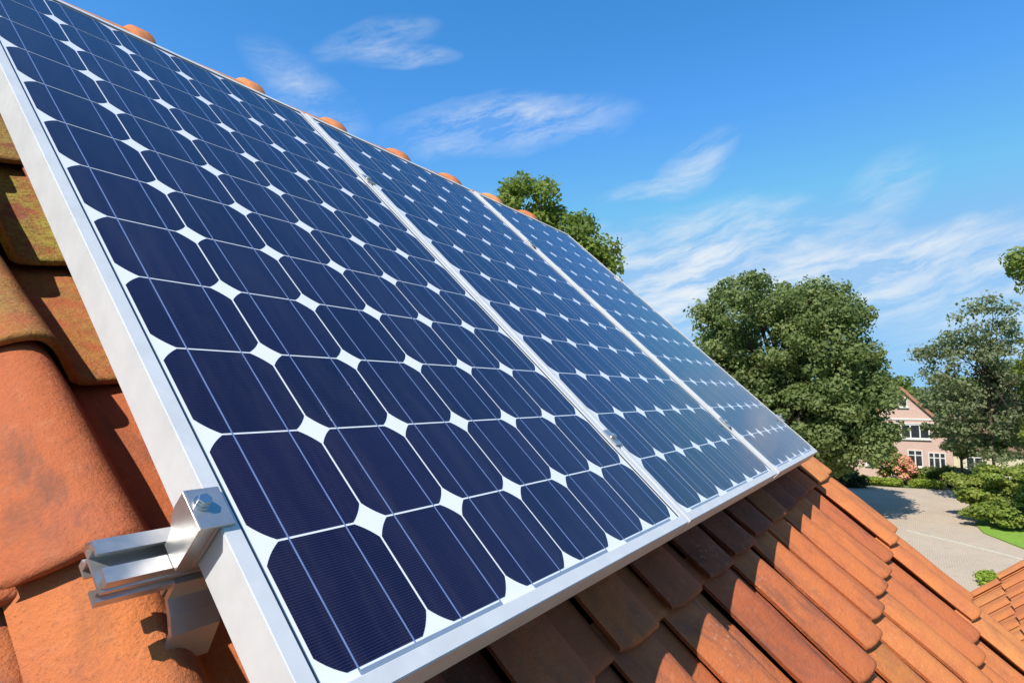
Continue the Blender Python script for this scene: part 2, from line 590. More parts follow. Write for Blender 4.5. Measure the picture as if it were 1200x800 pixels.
M = dict(
    tile=mat_terracotta(),
    frame=mat_alu('anodised_aluminium', (0.60, 0.60, 0.595), 0.10, 0.50),
    rail=mat_alu('mill_aluminium', (0.52, 0.51, 0.50), 0.80, 0.36),
    steel=mat_alu('stainless_steel', (0.62, 0.61, 0.60), 0.95, 0.24),
    hook=mat_alu('galvanised_hook', (0.55, 0.54, 0.53), 0.75, 0.40),
    cell=mat_cell(),
    back=mat_simple('white_backsheet', (0.74, 0.735, 0.745), (0.70, 0.70, 0.715), 6, 0.5, spec=0.05, coat=1.0),
    bus=mat_simple('busbar_ribbon', (0.12, 0.17, 0.34), (0.17, 0.23, 0.42), 30, 0.4, spec=0.05, coat=1.0),
    ribbon=mat_alu('string_ribbon', (0.27, 0.33, 0.40), 0.35, 0.4),
    gasket=mat_simple('black_seal', (0.012, 0.012, 0.016), (0.03, 0.03, 0.035), 60, 0.6),
    brick=mat_brick('pink_brick', (0.50, 0.30, 0.24), (0.56, 0.37, 0.30), (0.52, 0.45, 0.39)),
    brick2=mat_brick('red_brick', (0.33, 0.12, 0.075), (0.26, 0.095, 0.06), (0.42, 0.38, 0.33)),
    plaster=mat_simple('cream_plaster', (0.62, 0.55, 0.38), (0.56, 0.49, 0.33), 2, 0.9),
    white=mat_simple('white_paint', (0.66, 0.65, 0.62), (0.60, 0.59, 0.56), 5, 0.5),
    glass=mat_simple('dark_window_glass', (0.02, 0.024, 0.03), (0.035, 0.04, 0.045), 1.5, 0.08, spec=0.6),
    farroof=mat_simple('weathered_clay_roof', (0.42, 0.20, 0.12), (0.32, 0.15, 0.09), 3, 0.9, 0.4),
    wingroof=mat_simple('brown_clay_roof', (0.22, 0.12, 0.08), (0.15, 0.085, 0.06), 3, 0.9, 0.4),
    wood=mat_simple('dark_timber', (0.10, 0.06, 0.035), (0.07, 0.04, 0.025), 8, 0.8),
    bark=mat_simple('bark', (0.085, 0.062, 0.042), (0.045, 0.034, 0.025), 6, 0.95, 0.7),
    ground=mat_ground(),
    road=mat_road(),
    kerb=mat_simple('pale_kerb_stone', (0.50, 0.46, 0.37), (0.42, 0.38, 0.30), 4, 0.9),
    lawn=mat_simple('mown_grass', (0.13, 0.24, 0.02), (0.20, 0.32, 0.035), 5, 0.95, 0.5),
    leaf_big=mat_leaf('maple_leaves', (0.102, 0.142, 0.046), (0.180, 0.234, 0.077), (0.28, 0.325, 0.12), 0.35, 0.5),
    leaf_mid=mat_leaf('loose_leaves', (0.150, 0.180, 0.090), (0.23, 0.265, 0.135), (0.32, 0.35, 0.19), 0.5, 0.55),
    leaf_lime=mat_leaf('lime_leaves', (0.095, 0.145, 0.026), (0.19, 0.26, 0.045), (0.31, 0.37, 0.065), 0.6, 0.5, (0.30, 0.32, 0.07)),
    leaf_bush=mat_leaf('bush_leaves', (0.10, 0.16, 0.028), (0.25, 0.33, 0.055), (0.44, 0.47, 0.09), 0.8, 0.5, (0.44, 0.43, 0.10)),
    leaf_hedge=mat_leaf('hedge_leaves', (0.12, 0.20, 0.02), (0.24, 0.34, 0.032), (0.40, 0.46, 0.06), 0.8, 0.35),
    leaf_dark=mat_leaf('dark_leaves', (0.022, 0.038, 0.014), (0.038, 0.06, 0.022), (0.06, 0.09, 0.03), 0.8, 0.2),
    petal=mat_simple('pink_blossom', (0.62, 0.16, 0.12), (0.72, 0.36, 0.26), 3, 0.7),
)


# ------------------------------------------------------------------ setting: ground, road, lawn
def sheet(name, pts, z, mat, thick=None):
    me = bpy.data.meshes.new(name)
    bm = bmesh.new()
    vs = [bm.verts.new((x, y, z)) for x, y in pts]
    f = bm.faces.new(vs)
    if f.normal.z < 0:
        f.normal_flip()
    if thick:
        r = bmesh.ops.extrude_face_region(bm, geom=[f])
        for v in [g for g in r['geom'] if isinstance(g, bmesh.types.BMVert)]:
            v.co.z -= thick
        bmesh.ops.recalc_face_normals(bm, faces=bm.faces[:])
    bm.to_mesh(me)
    bm.free()
    return tag(link_mesh(name, me, mat), kind='structure')


sheet('ground', [(-900, -900), (900, -900), (900, 900), (-900, 900)], 0, M['ground'])
road_pts = [(14, -1.2), (22, -1.4), (28, -1.7), (31, -2.2), (35, -3.6), (38.5, -4.4), (40.2, -3.7), (42.2, -2.9), (44.5, -2.7),
            (48, -3.2), (53, -3.6), (58, -3.9), (60.0, -3.4), (59.4, 0.5), (58.8, 4.0), (57.5, 8.0), (55, 11), (48, 12), (40, 12),
            (30, 11), (14, 9)]
sheet('road', road_pts, 0.004, M['road'])
sheet('lawn', [(36.0, -4.25), (38.6, -4.42), (40.2, -3.72), (42.2, -2.92), (44.5, -2.72), (49, -3.2), (54, -3.7), (60, -14), (34, -14)],
      0.06, M['lawn'], 0.07)


def strip(name, pts, w, z, mat, h=0.02):
    b = MB()
    for (x0, y0), (x1, y1) in zip(pts, pts[1:]):
        d = Vector((x1 - x0, y1 - y0, 0))
        ln = d.length
        m = Matrix.Translation((x0, y0, z)) @ Matrix.Rotation(math.atan2(d.y, d.x), 4, 'Z')
        b.box((0, -w / 2, 0), (ln, w / 2, h), 0, m)
    return tag(b.build(name, mat), kind='structure')


strip('kerb', [(40.6, 0.6), (39.6, -0.6), (38.6, -1.7), (37.4, -3.0), (36.2, -4.1)], 0.22, 0.006, M['kerb'], 0.03)
sheet('hills', [(140, -320), (190, -320), (190, 420), (140, 420)], 0.5, M['ground'], 0.49)

# ------------------------------------------------------------------ pantiles
P, G = 0.2235, 0.34            # cover width and gauge
U_CREST = -0.030              # a roll crest next to the panel edge
V_BUTT = -0.115              # a butt line just below the panels


def tile_depth(v):
    """how far the roll crests lie below the face of the panels"""
    return float(np.interp(v, [-3, 0.23, 0.565, 0.905, 1.3, 2.4], [0.100, 0.100, 0.135, 0.180, 0.185, 0.185]))


def profile(s, deep=False):
    """height of the pantile section above its pan, s from the roll crest"""
    s = np.asarray(s, dtype=float)
    left = 0.031 + 0.033 * np.power(np.clip(np.cos(np.pi / 2 * np.clip(-s / 0.080, 0, 1)), 0, 1), 1.25)
    x = np.clip(s / 0.068, 0, 1)
    right = 0.064 * np.power(np.clip(np.cos(np.pi / 2 * x), 0, 1), 1.1)
    pan = 0.015 * np.power(np.clip((s - 0.050) / 0.10, 0, 1), 1.8) - 0.004 * np.clip((s - 0.150) / 0.02, 0, 1)
    if deep:
        left = 0.022 + 0.059 * np.power(np.clip(np.cos(np.pi / 2 * np.clip(-s / 0.082, 0, 1)), 0, 1), 0.95)
        right = right * 0.081 / 0.064
    return np.where(s < 0, left, right + pan)


def tile_mesh(u, k, ns, nt, seed, s0=-0.079, s1=0.160, flap=False, deep=False):
    """one pantile in roof coordinates; returns verts, quads"""
    r = np.random.default_rng(seed + 50000)
    v_b = V_BUTT + k * G
    length = G + 0.065
    s = np.linspace(s0, s1, ns)
    h = profile(s, deep)
    low = 0.080 if deep else 0.063
    if flap:
        # verge tile: roll, a flat shelf, a raised outer rib, then the flap over the gable edge
        s_a = np.linspace(-0.078, 0.0, ns // 2)
        h_a = 0.048 + 0.042 * np.power(np.clip(np.cos(np.pi / 2 * s_a / -0.080), 0, 1), 0.7)
        s_b = np.array([0.014, 0.030, 0.045, 0.06, 0.10, 0.15, 0.170, 0.188, 0.204, 0.218, 0.226, 0.229, 0.230, 0.230])
        h_b = np.array([0.088, 0.081, 0.073, 0.068, 0.066, 0.069, 0.075, 0.080, 0.081, 0.076, 0.067, 0.048, -0.01, -0.10])
        s = np.concatenate([s_a, s_b])
        h = np.concatenate([h_a, h_b])
    # section normals for the thickness
    ds, dh = np.gradient(s), np.gradient(h)
    ln = np.hypot(ds, dh)
    nx, nz = -dh / ln, ds / ln
    T = 0.0105
    t = np.concatenate([[0, 0.0015, 0.005, 0.011], np.linspace(0.03, length, nt - 4)])
    drop = np.array([0.0075, 0.0034, 0.0009, 0.0] + [0.0] * (nt - 4))
    lift = 0.025
    du, dv, dn = r.normal(0, 0.0022), r.normal(0, 0.003), r.normal(0, 0.0014)
    yaw = r.normal(0, 0.004)
    base_b = -(tile_depth(v_b) + low)
    slope = ((-(tile_depth(v_b + G) + low)) - base_b) / G - lift / G
    # the butt of the roll is rounded off at its left corner
    corner = 0.011 * np.clip((-s - 0.040) / 0.040, 0, 1) ** 2 + 0.007 * np.clip((s - 0.02) / 0.04, 0, 1)
    S, Tt = np.meshgrid(s, t)
    H, D = np.meshgrid(h, drop)
    NX, NZ = np.tile(nx, (len(t), 1)), np.tile(nz, (len(t), 1))
    wav = 0.0012 * np.sin(Tt * 19 + r.uniform(0, 6)) + 0.001 * np.sin(S * 40 + Tt * 11 + r.uniform(0, 6))
    # the roll narrows a little towards the head
    def place(off, dd):
        uu = u + du + (S + NX * off) * (1 - 0.02 * Tt / length) + yaw * Tt
        vv = v_b + dv + Tt + np.clip(1 - Tt / 0.09, 0, 1) * corner[None, :]
        nn = base_b + dn + slope * Tt + (H + NZ * off) - dd + wav
        return np.stack([uu, vv, nn], -1).reshape(-1, 3)
    top, bot = place(0, D), place(-T, -0 * D)
    n = len(s)
    m = len(t)
    idx = np.arange(n * m).reshape(m, n)
    q = []
    a, b, c, d = idx[:-1, :-1], idx[:-1, 1:], idx[1:, 1:], idx[1:, :-1]
    q.append(np.stack([a, b, c, d], -1).reshape(-1, 4))
    o = n * m
    q.append(np.stack([d, c, b, a], -1).reshape(-1, 4) + o)
    for line, flip in ((idx[0], False), (idx[-1], True), (idx[:, 0], True), (idx[:, -1], False)):
        e = np.stack([line[:-1], line[:-1] + o, line[1:] + o, line[1:]], -1)
        q.append(e[:, ::-1] if flip else e)
    return np.concatenate([top, bot]), np.concatenate(q), r


def shade_split(me):
    me.polygons.foreach_set('use_smooth', [True] * len(me.polygons))
    try:
        me.set_sharp_from_angle(angle=R_(50))
    except Exception:
        pass


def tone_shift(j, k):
    """older tiles up by the left edge have weathered darker; under the panels, shade is painted into the tone"""
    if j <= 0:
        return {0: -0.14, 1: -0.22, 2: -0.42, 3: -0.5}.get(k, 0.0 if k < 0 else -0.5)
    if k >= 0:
        return -0.45  # darker clay colour deepens the panel shadow on these courses
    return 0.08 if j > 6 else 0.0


def roof_field(name, cols, rows, parent, seed, flap_col=None, near=lambda j, k: False, moss=lambda j, k, r: 0.0, pname=None):
    V, F, TN, MS, off = [], [], [], [], 0
    for k in rows:
        for j in cols:
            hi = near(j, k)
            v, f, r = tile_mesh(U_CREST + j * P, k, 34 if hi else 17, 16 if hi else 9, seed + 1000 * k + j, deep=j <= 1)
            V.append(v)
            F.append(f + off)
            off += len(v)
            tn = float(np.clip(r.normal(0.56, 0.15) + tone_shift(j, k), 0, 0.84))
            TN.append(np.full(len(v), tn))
            MS.append(np.full(len(v), moss(j, k, r)))
    me = np_mesh(name, np.concatenate(V), np.concatenate(F), attrs={'tone': np.concatenate(TN), 'moss': np.concatenate(MS)})
    shade_split(me)
    return link_mesh(name, me, M['tile'], parent)


# ------------------------------------------------------------------ the house whose roof carries the panels
RIDGE_V, RIDGE_N = 2.10, -0.248
house = empty('tiled_roof_house', (0.0, 1.6, 0.0))
tag(house, 'house under the orange pantile roof that carries the three solar panels', 'house')
LAST = 12                         # index of the verge column
roof = empty('roof', (0, -1.6, Z0), (PITCH, 0, 0))
roof.parent = house


def moss_amount(j, k, r):
    if k >= 4 and j <= 1: return 0.5
    if k == 3 and j == 0: return 0.9
    if k == 2 and j == 0: return 0.38
    return 0.0 if (-1 <= j <= 2 or r.random() < 0.9) else 0.15


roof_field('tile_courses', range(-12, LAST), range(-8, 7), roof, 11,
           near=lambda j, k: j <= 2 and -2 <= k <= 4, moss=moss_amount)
for k in range(-8, 7):
    v, f, r = tile_mesh(U_CREST + LAST * P, k, 24, 12, 9000 + k, flap=True)
    me = np_mesh('verge_tile', v, f, attrs={'tone': np.full(len(v), np.clip(r.normal(0.86, 0.06), 0, 1)), 'moss': np.zeros(len(v))})
    shade_split(me)
    link_mesh('verge_tile', me, M['tile'], roof)


def half_round(name, length, r0, r1, collar, mat, parent, seed):
    """a ridge tile: tapered half round cap with a raised collar at its lap"""
    r = np.random.default_rng(seed)
    ang = np.linspace(R_(-12), R_(192), 19)
    xs = np.array([0, 0.004, 0.05, 0.056, 0.062, length * 0.6, length])
    rad = np.array([r1 + collar - 0.004, r1 + collar, r1 + collar, r1 + collar * 0.6, r1, (r0 + r1) / 2, r0])
    vs = []
    for off in (0.0, -0.014):
        for x, ra in zip(xs, rad):
            for a in ang:
                vs.append((x, math.cos(a) * (ra + off) * 1.05, math.sin(a) * (ra + off)))
    m, n = len(xs), len(ang)
    idx = np.arange(m * n).reshape(m, n)
    a, b, c, d = idx[:-1, :-1], idx[:-1, 1:], idx[1:, 1:], idx[1:, :-1]
    o = m * n
    q = [np.stack([a, b, c, d], -1).reshape(-1, 4), np.stack([d, c, b, a], -1).reshape(-1, 4) + o]
    for line in (idx[0], idx[-1], idx[:, 0], idx[:, -1]):
        q.append(np.stack([line[:-1], line[:-1] + o, line[1:] + o, line[1:]], -1))
    vs = np.array(vs)
    me = np_mesh(name, vs, np.concatenate(q), attrs={'tone': np.full(len(vs), np.clip(r.normal(0.9, 0.1), 0, 1)), 'moss': np.zeros(len(vs))})
    shade_split(me)
    return link_mesh(name, me, mat, parent)


ridge_y = CP * RIDGE_V - SP * RIDGE_N
ridge_z = Z0 + SP * RIDGE_V + CP * RIDGE_N
RG = 0.385
for i in range(-7, 7):
    o = half_round('ridge_tile', RG + 0.05, 0.105, 0.118, 0.017, M['tile'], roof, 300 + i)
    # collar end towards the verge, laid along the ridge in world axes
    o.matrix_local = Matrix.Rotation(-PITCH, 4, 'X') @ Matrix.Translation(
        (0.18 + RG * i + RG, ridge_y, ridge_z - Z0 + 0.0)) @ Matrix.Rotation(math.pi, 4, 'Z')

# the far slope, its underlay and the walls below
UL, UR = U_CREST - 12.5 * P, U_CREST + LAST * P + 0.19
back = MB()
back.prism([(ridge_y, ridge_z - Z0 - 0.05), (ridge_y + 4.6 * CP, ridge_z - Z0 - 0.05 - 4.6 * SP),
            (ridge_y + 4.6 * CP, ridge_z - Z0 - 0.12 - 4.6 * SP), (ridge_y, ridge_z - Z0 - 0.12)], 0, UL, UR)
for i in range(int((UR - UL) / P)):
    x = UL + i * P + 0.08
    back.tube([(x, ridge_y + 0.05, ridge_z - Z0 - 0.07), (x, ridge_y + 4.6 * CP, ridge_z - Z0 - 0.02 - 4.6 * SP)], [0.055, 0.055], 10)
bo = back.build('rear_slope', M['farroof'], roof)
bo.matrix_local = Matrix.Rotation(-PITCH, 4, 'X')
und = MB()
und.box((UL, -2.75, -0.41), (UR - 0.06, RIDGE_V - 0.02, -0.35))
und.build('roof_boarding', M['wood'], roof)
ev = -2.75
wall_y0 = CP * ev - SP * -0.26 + 0.25
wall_z0 = Z0 + SP * ev + CP * -0.26
ry = ridge_y
wb = MB()
z_side = wall_z0 + 0.25 * SP / CP - 0.06
y_back = ry + 4.6 * CP - 0.3
apex = ridge_z - 0.30
wb.prism([(wall_y0, 0), (y_back, 0), (y_back, ridge_z - 0.4 - (y_back - ry) * SP / CP), (ry, apex - 0.1), (wall_y0, z_side - 0.05)],
         0, UL + 0.1, UR - 0.12)
w = wb.build('wall', M['brick2'], house)
w.location = (0, -1.6, 0)

# ------------------------------------------------------------------ solar panels
PW, PH = 6 * 0.1275, 12 * 0.1275
EDGE = 0.0225
LIP = 0.0165
FD = 0.046


def cell_mesh():
    h, rad = 0.0625, 0.0755
    c = math.sqrt(rad * rad - h * h)
    pts = []
    a0 = math.atan2(c, h)
    a1 = math.atan2(h, c)
    for q in range(4):
        for i in range(6):
            a = a0 + (a1 - a0) * i / 5 + q * math.pi / 2
            pts.append((rad * math.cos(a), rad * math.sin(a)))
    b = MB()
    b.prism(pts, 2, 0.0, 0.00012)
    me = bpy.data.meshes.new('solar_cell')
    b.bm.to_mesh(me)
    b.bm.free()
    return me


def build_frame(root):
    o0, p1, q1 = -EDGE, PW + EDGE, PH + EDGE
    fb = MB()
    sec = [(0, 0.0002), (LIP, 0.0002), (LIP, -0.0026), (0.0035, -0.0062), (0.0035, -FD + 0.0022), (0.028, -FD + 0.0022), (0.028, -FD), (0, -FD)]
    # each bar is mitred: build as quads between the four corners of the section loops
    bm = fb.bm
    loops = []
    for sx, sy in ((0, 0), (1, 0), (1, 1), (0, 1)):
        ring = []
        for x, z in sec:
            ring.append(bm.verts.new(((p1 - x) if sx else (o0 + x), (q1 - x) if sy else (o0 + x), z)))
        loops.append(ring)
    n = len(sec)
    for i in range(4):
        a, b = loops[i], loops[(i + 1) % 4]
        for j in range(n):
            bm.faces.new((a[j], b[j], b[(j + 1) % n], a[(j + 1) % n]))
    bmesh.ops.recalc_face_normals(bm, faces=bm.faces[:])
    ed = [x for x in bm.edges if abs(x.verts[0].co.z - 0.0002) < 1e-5 and abs(x.verts[1].co.z - 0.0002) < 1e-5]
    bmesh.ops.bevel(bm, geom=ed, offset=0.0011, segments=2, affect='EDGES')
    return fb.build('frame', M['frame'], root)


def make_first_panel():
    root = empty('solar_panel', (0, 0, Z0), (PITCH, 0, 0))
    build_frame(root)
    i0 = -EDGE + LIP
    b = MB()
    b.box((-EDGE + 0.004, -EDGE + 0.004, -0.0062), (PW + EDGE - 0.004, PH + EDGE - 0.004, -0.0030))
    b.build('backsheet', M['back'], root)
    g = MB()
    gw, z0, z1 = 0.0017, -0.0031, -0.0013
    x0, x1, y0, y1 = i0 + 0.0002, PW - i0 - 0.0002, i0 + 0.0002, PH - i0 - 0.0002
    g.box((x0, y0, z0), (x0 + gw, y1, z1))
    g.box((x1 - gw, y0, z0), (x1, y1, z1))
    g.box((x0 + gw, y1 - gw, z0), (x1 - gw, y1, z1))
    g.build('seal', M['gasket'], root)
    cm = cell_mesh()
    for i in range(6):
        for j in range(12):
            c = link_mesh('solar_cell', cm, M['cell'], root)
            c.location = ((i + .5) * 0.1275, (j + .5) * 0.1275, -0.0028)
    for i in range(6):
        for s in (-1, 1):
            u = (i + .5) * 0.1275 + s * 0.0315
            q = MB()
            lo, hi = (-0.0045, PH + 0.002) 
            q.box((u - 0.0008, lo, -0.0029), (u + 0.0008, hi, -0.00255))
            q.build('busbar', M['bus'], root)
    for i in (0, 2, 4):
        u0 = (i + .5) * 0.1275 - 0.0315
        u1 = (i + 1.5) * 0.1275 + 0.0315
        q = MB()
        q.box((u0, -0.0055, -0.0029), (u1, -0.0012, -0.0020))
        q.build('string_ribbon', M['ribbon'], root)
    for i in (1, 3):
        u0 = (i + .5) * 0.1275 - 0.0315
        u1 = (i + 1.5) * 0.1275 + 0.0315
        q = MB()
        q.box((u0, PH + 0.001, -0.0029), (u1, PH + 0.0045, -0.0020))
        q.build('string_ribbon', M['ribbon'], root)
    return root


def roof_pt(u, v, n):
    return Vector((u, CP * v - SP * n, Z0 + SP * v + CP * n))


OFF2, OFF3 = 0.8181, 1.6584
panel = make_first_panel()
labels = ['nearest solar panel, its dark blue cells largest and its left frame side lit white',
          'middle solar panel between the nearest and the farthest one',
          'farthest solar panel, at the right end of the row above the verge tiles']
for k, (lb, off) in enumerate(zip(labels, (0, OFF2, OFF3))):
    if k == 0:
        o = panel
    else:
        o = panel.copy()
        col.objects.link(o)
        for ch in list(panel.children):
            c = ch.copy()
            col.objects.link(c)
            c.parent = o
    o.location = roof_pt(off, 0, 0)
    tag(o, lb, 'solar panel', 'solar panels in a row on the roof')

U_END = OFF3 + PW + EDGE


# ------------------------------------------------------------------ mounting rails, clamps, hooks
def rail(v_mid, label):
    root = empty('mounting_rail', roof_pt(-0.09, v_mid, -0.068), (PITCH, 0, 0))
    tag(root, label, 'mounting rail', 'aluminium rails under the panels')
    hw, top, bot = 0.020, 0.020, -0.011
    # open slotted profile: outline in (v, n) drawn round, extruded along the roof
    prof = [(-hw, top), (-0.0065, top), (-0.0065, top - 0.003), (-0.0130, top - 0.003), (-0.0130, 0.0062), (0.0130, 0.0062),
            (0.0130, top - 0.003), (0.0065, top - 0.003), (0.0065, top), (hw, top), (hw, 0.0125), (hw - 0.0022, 0.0115), (hw - 0.0022, 0.0095),
            (hw, 0.0085), (hw, 0.0050), (hw - 0.0045, 0.0035), (hw - 0.0045, -0.0020), (hw, -0.0035), (hw, bot), (0.0065, bot), (0.0065, bot + 0.003),
            (0.0125, bot + 0.003), (0.0125, 0.0030), (-0.0125, 0.0030), (-0.0125, bot + 0.003), (-0.0065, bot + 0.003), (-0.0065, bot), (-hw, bot),
            (-hw, -0.0035), (-hw + 0.0045, -0.0020), (-hw + 0.0045, 0.0035), (-hw, 0.0050), (-hw, 0.0085), (-hw + 0.0022, 0.0095),
            (-hw + 0.0022, 0.0115), (-hw, 0.0125)]
    b = MB()
    b.prism(prof, 0, 0.0, U_END + 0.10)
    b.build('rail_profile', M['rail'], root)
    e = MB()     # bolt head seen in the open rear slot
    e.prism([(hw + 0.006 + 0.006 * math.cos(a), 0.006 * math.sin(a)) for a in [i * math.pi / 3 for i in range(6)]], 0, 0.004, 0.016)
    e.build('hammer_bolt', M['steel'], root)
    return root


rail(0.172, 'lower aluminium rail, its slotted end sticking out left beside the end clamp')
rail(1.16, 'upper aluminium rail running hidden under the top of the solar panels')


def bolt_into(root, x, y, z):
    b = MB()
    n = 20
    circ = lambda r, k=n: [(x + r * math.cos(2 * math.pi * i / k), y + r * math.sin(2 * math.pi * i / k)) for i in range(k)]
    b.prism(circ(0.0078), 2, z, z + 0.0014)
    b.prism(circ(0.0062, 6), 2, z + 0.0014, z + 0.0066, 0.0006)
    b.build('bolt', M['steel'], root)


def end_clamp(v_mid, u_edge, sgn, label, group):
    """Z shaped clamp: tongue over the frame lip, tall leg down to the rail"""
    root = empty('end_clamp', roof_pt(u_edge, v_mid, 0.0), (PITCH, 0, 0))
    tag(root, label, 'panel clamp', group)
    h = 0.020
    b = MB()
    def X(a, c):
        return (min(sgn * a, sgn * c), max(sgn * a, sgn * c))
    x = X(-0.0185, 0.011)
    b.box((x[0], -h, 0.0006), (x[1], h, 0.0046), 0.0006)            # top plate and tongue
    pts = [(sgn * -0.0185, 0.003), (sgn * -0.0148, 0.003), (sgn * -0.0158, -0.0475), (sgn * -0.0225, -0.0475)]
    b.prism(pts, 1, -h + 0.0004, h - 0.0004, 0.0004) if False else None
    # outer leg with an arched notch at its upslope foot
    o = [(-h, 0.003), (h, 0.003), (h, -0.014), (h - 0.003, -0.024), (h - 0.010, -0.031), (h - 0.013, -0.040), (h - 0.013, -0.0475), (-h, -0.0475)]
    leg = X(-0.0187, -0.0150)
    b.prism(o, 0, leg[0], leg[1], 0.0004)
    leg2 = X(-0.0045, -0.0012)
    b.box((leg2[0], -h, -0.0475), (leg2[1], h, 0.0002), 0.0004)     # inner leg against the frame
    mid = X(-0.0150, -0.0045)
    b.box((mid[0], -h + 0.001, -0.0475), (mid[1], -h + 0.0045, 0.0004))   # web between them
    b.build('clamp_body', M['rail'], root)
    bolt_into(root, sgn * -0.0085, 0.004, 0.0047)
    return root


end_clamp(0.168, -EDGE, 1, 'aluminium end clamp with a bolt gripping the lit left side of the nearest panel', 'end clamps')
end_clamp(1.16, -EDGE, 1, 'end clamp high on the left side of the nearest panel near its top', 'end clamps')
end_clamp(0.168, U_END, -1, 'end clamp low on the right edge of the farthest panel', 'end clamps')
end_clamp(1.16, U_END, -1, 'end clamp high on the right edge of the farthest panel', 'end clamps')


def mid_clamp(v_mid, u, label):
    root = empty('mid_clamp', roof_pt(u, v_mid, 0.0), (PITCH, 0, 0))
    tag(root, label, 'panel clamp', 'small clamps between the panels')
    b = MB()
    b.box((-0.014, -0.02, 0.0006), (0.014, 0.02, 0.0036), 0.0006)
    b.box((-0.0035, -0.02, -0.047), (0.0035, 0.02, 0.0008))
    b.build('clamp_body', M['rail'], root)
    bolt_into(root, 0, 0, 0.0037)


G1 = (PW + EDGE + OFF2 - EDGE) / 2
G2 = (OFF2 + PW + EDGE + OFF3 - EDGE) / 2
mid_clamp(0.185, G1, 'small clamp low in the joint between the nearest and the middle panel')
mid_clamp(1.16, G1, 'small clamp high in the joint between the nearest and the middle panel')
mid_clamp(0.185, G2, 'small clamp low in the joint between the middle and the farthest panel')
mid_clamp(1.16, G2, 'small clamp high in the joint between the middle and the farthest panel')


def roof_hook(u, v, label):
    root = empty('roof_hook', roof_pt(u, v, -0.09), (PITCH, 0, 0))
    tag(root, label, 'roof hook', 'steel hooks carrying the rails')
    w = 0.021
    b = MB()
    # bent flat bar in (v, n): up beside the rail, down over the tile, back under the next course
    line = [(0.006, 0.022), (0.004, 0.002), (-0.010, -0.004), (-0.022, -0.012), (-0.026, -0.028), (-0.030, -0.044), (-0.022, -0.054), (0.024, -0.062)]
    t = 0.0055
    outl, inl = [], []
    for i, p in enumerate(line):
        a, c = Vector(line[max(i - 1, 0)]), Vector(line[min(i + 1, len(line) - 1)])
        d = (c - a).normalized()
        nn = Vector((-d.y, d.x)) * t / 2
        outl.append((p[0] + nn.x, p[1] + nn.y))
        inl.append((p[0] - nn.x, p[1] - nn.y))
    b.prism(outl + inl[::-1], 0, -w, w)
    b.build('hook_bar', M['hook'], root)
    c = MB()
    c.box((-w, 0.010, -0.003), (w, 0.016, 0.020), 0.0008)
    c.build('hook_plate', M['hook'], root)
    return root


roof_hook(-0.012, 0.145, 'bent grey roof hook below the rail end beside the nearest panel')
roof_hook(1.10, 0.145, 'roof hook under the middle panel on the lower rail')
roof_hook(2.20, 0.145, 'roof hook under the farthest panel on the lower rail')

# ------------------------------------------------------------------ neighbouring tiled wing beyond the verge
wing = empty('tiled_wing', (3.9, -1.9, 0))
tag(wing, 'lower tiled wing with sunlit orange roof beyond the verge at the right edge', 'house')


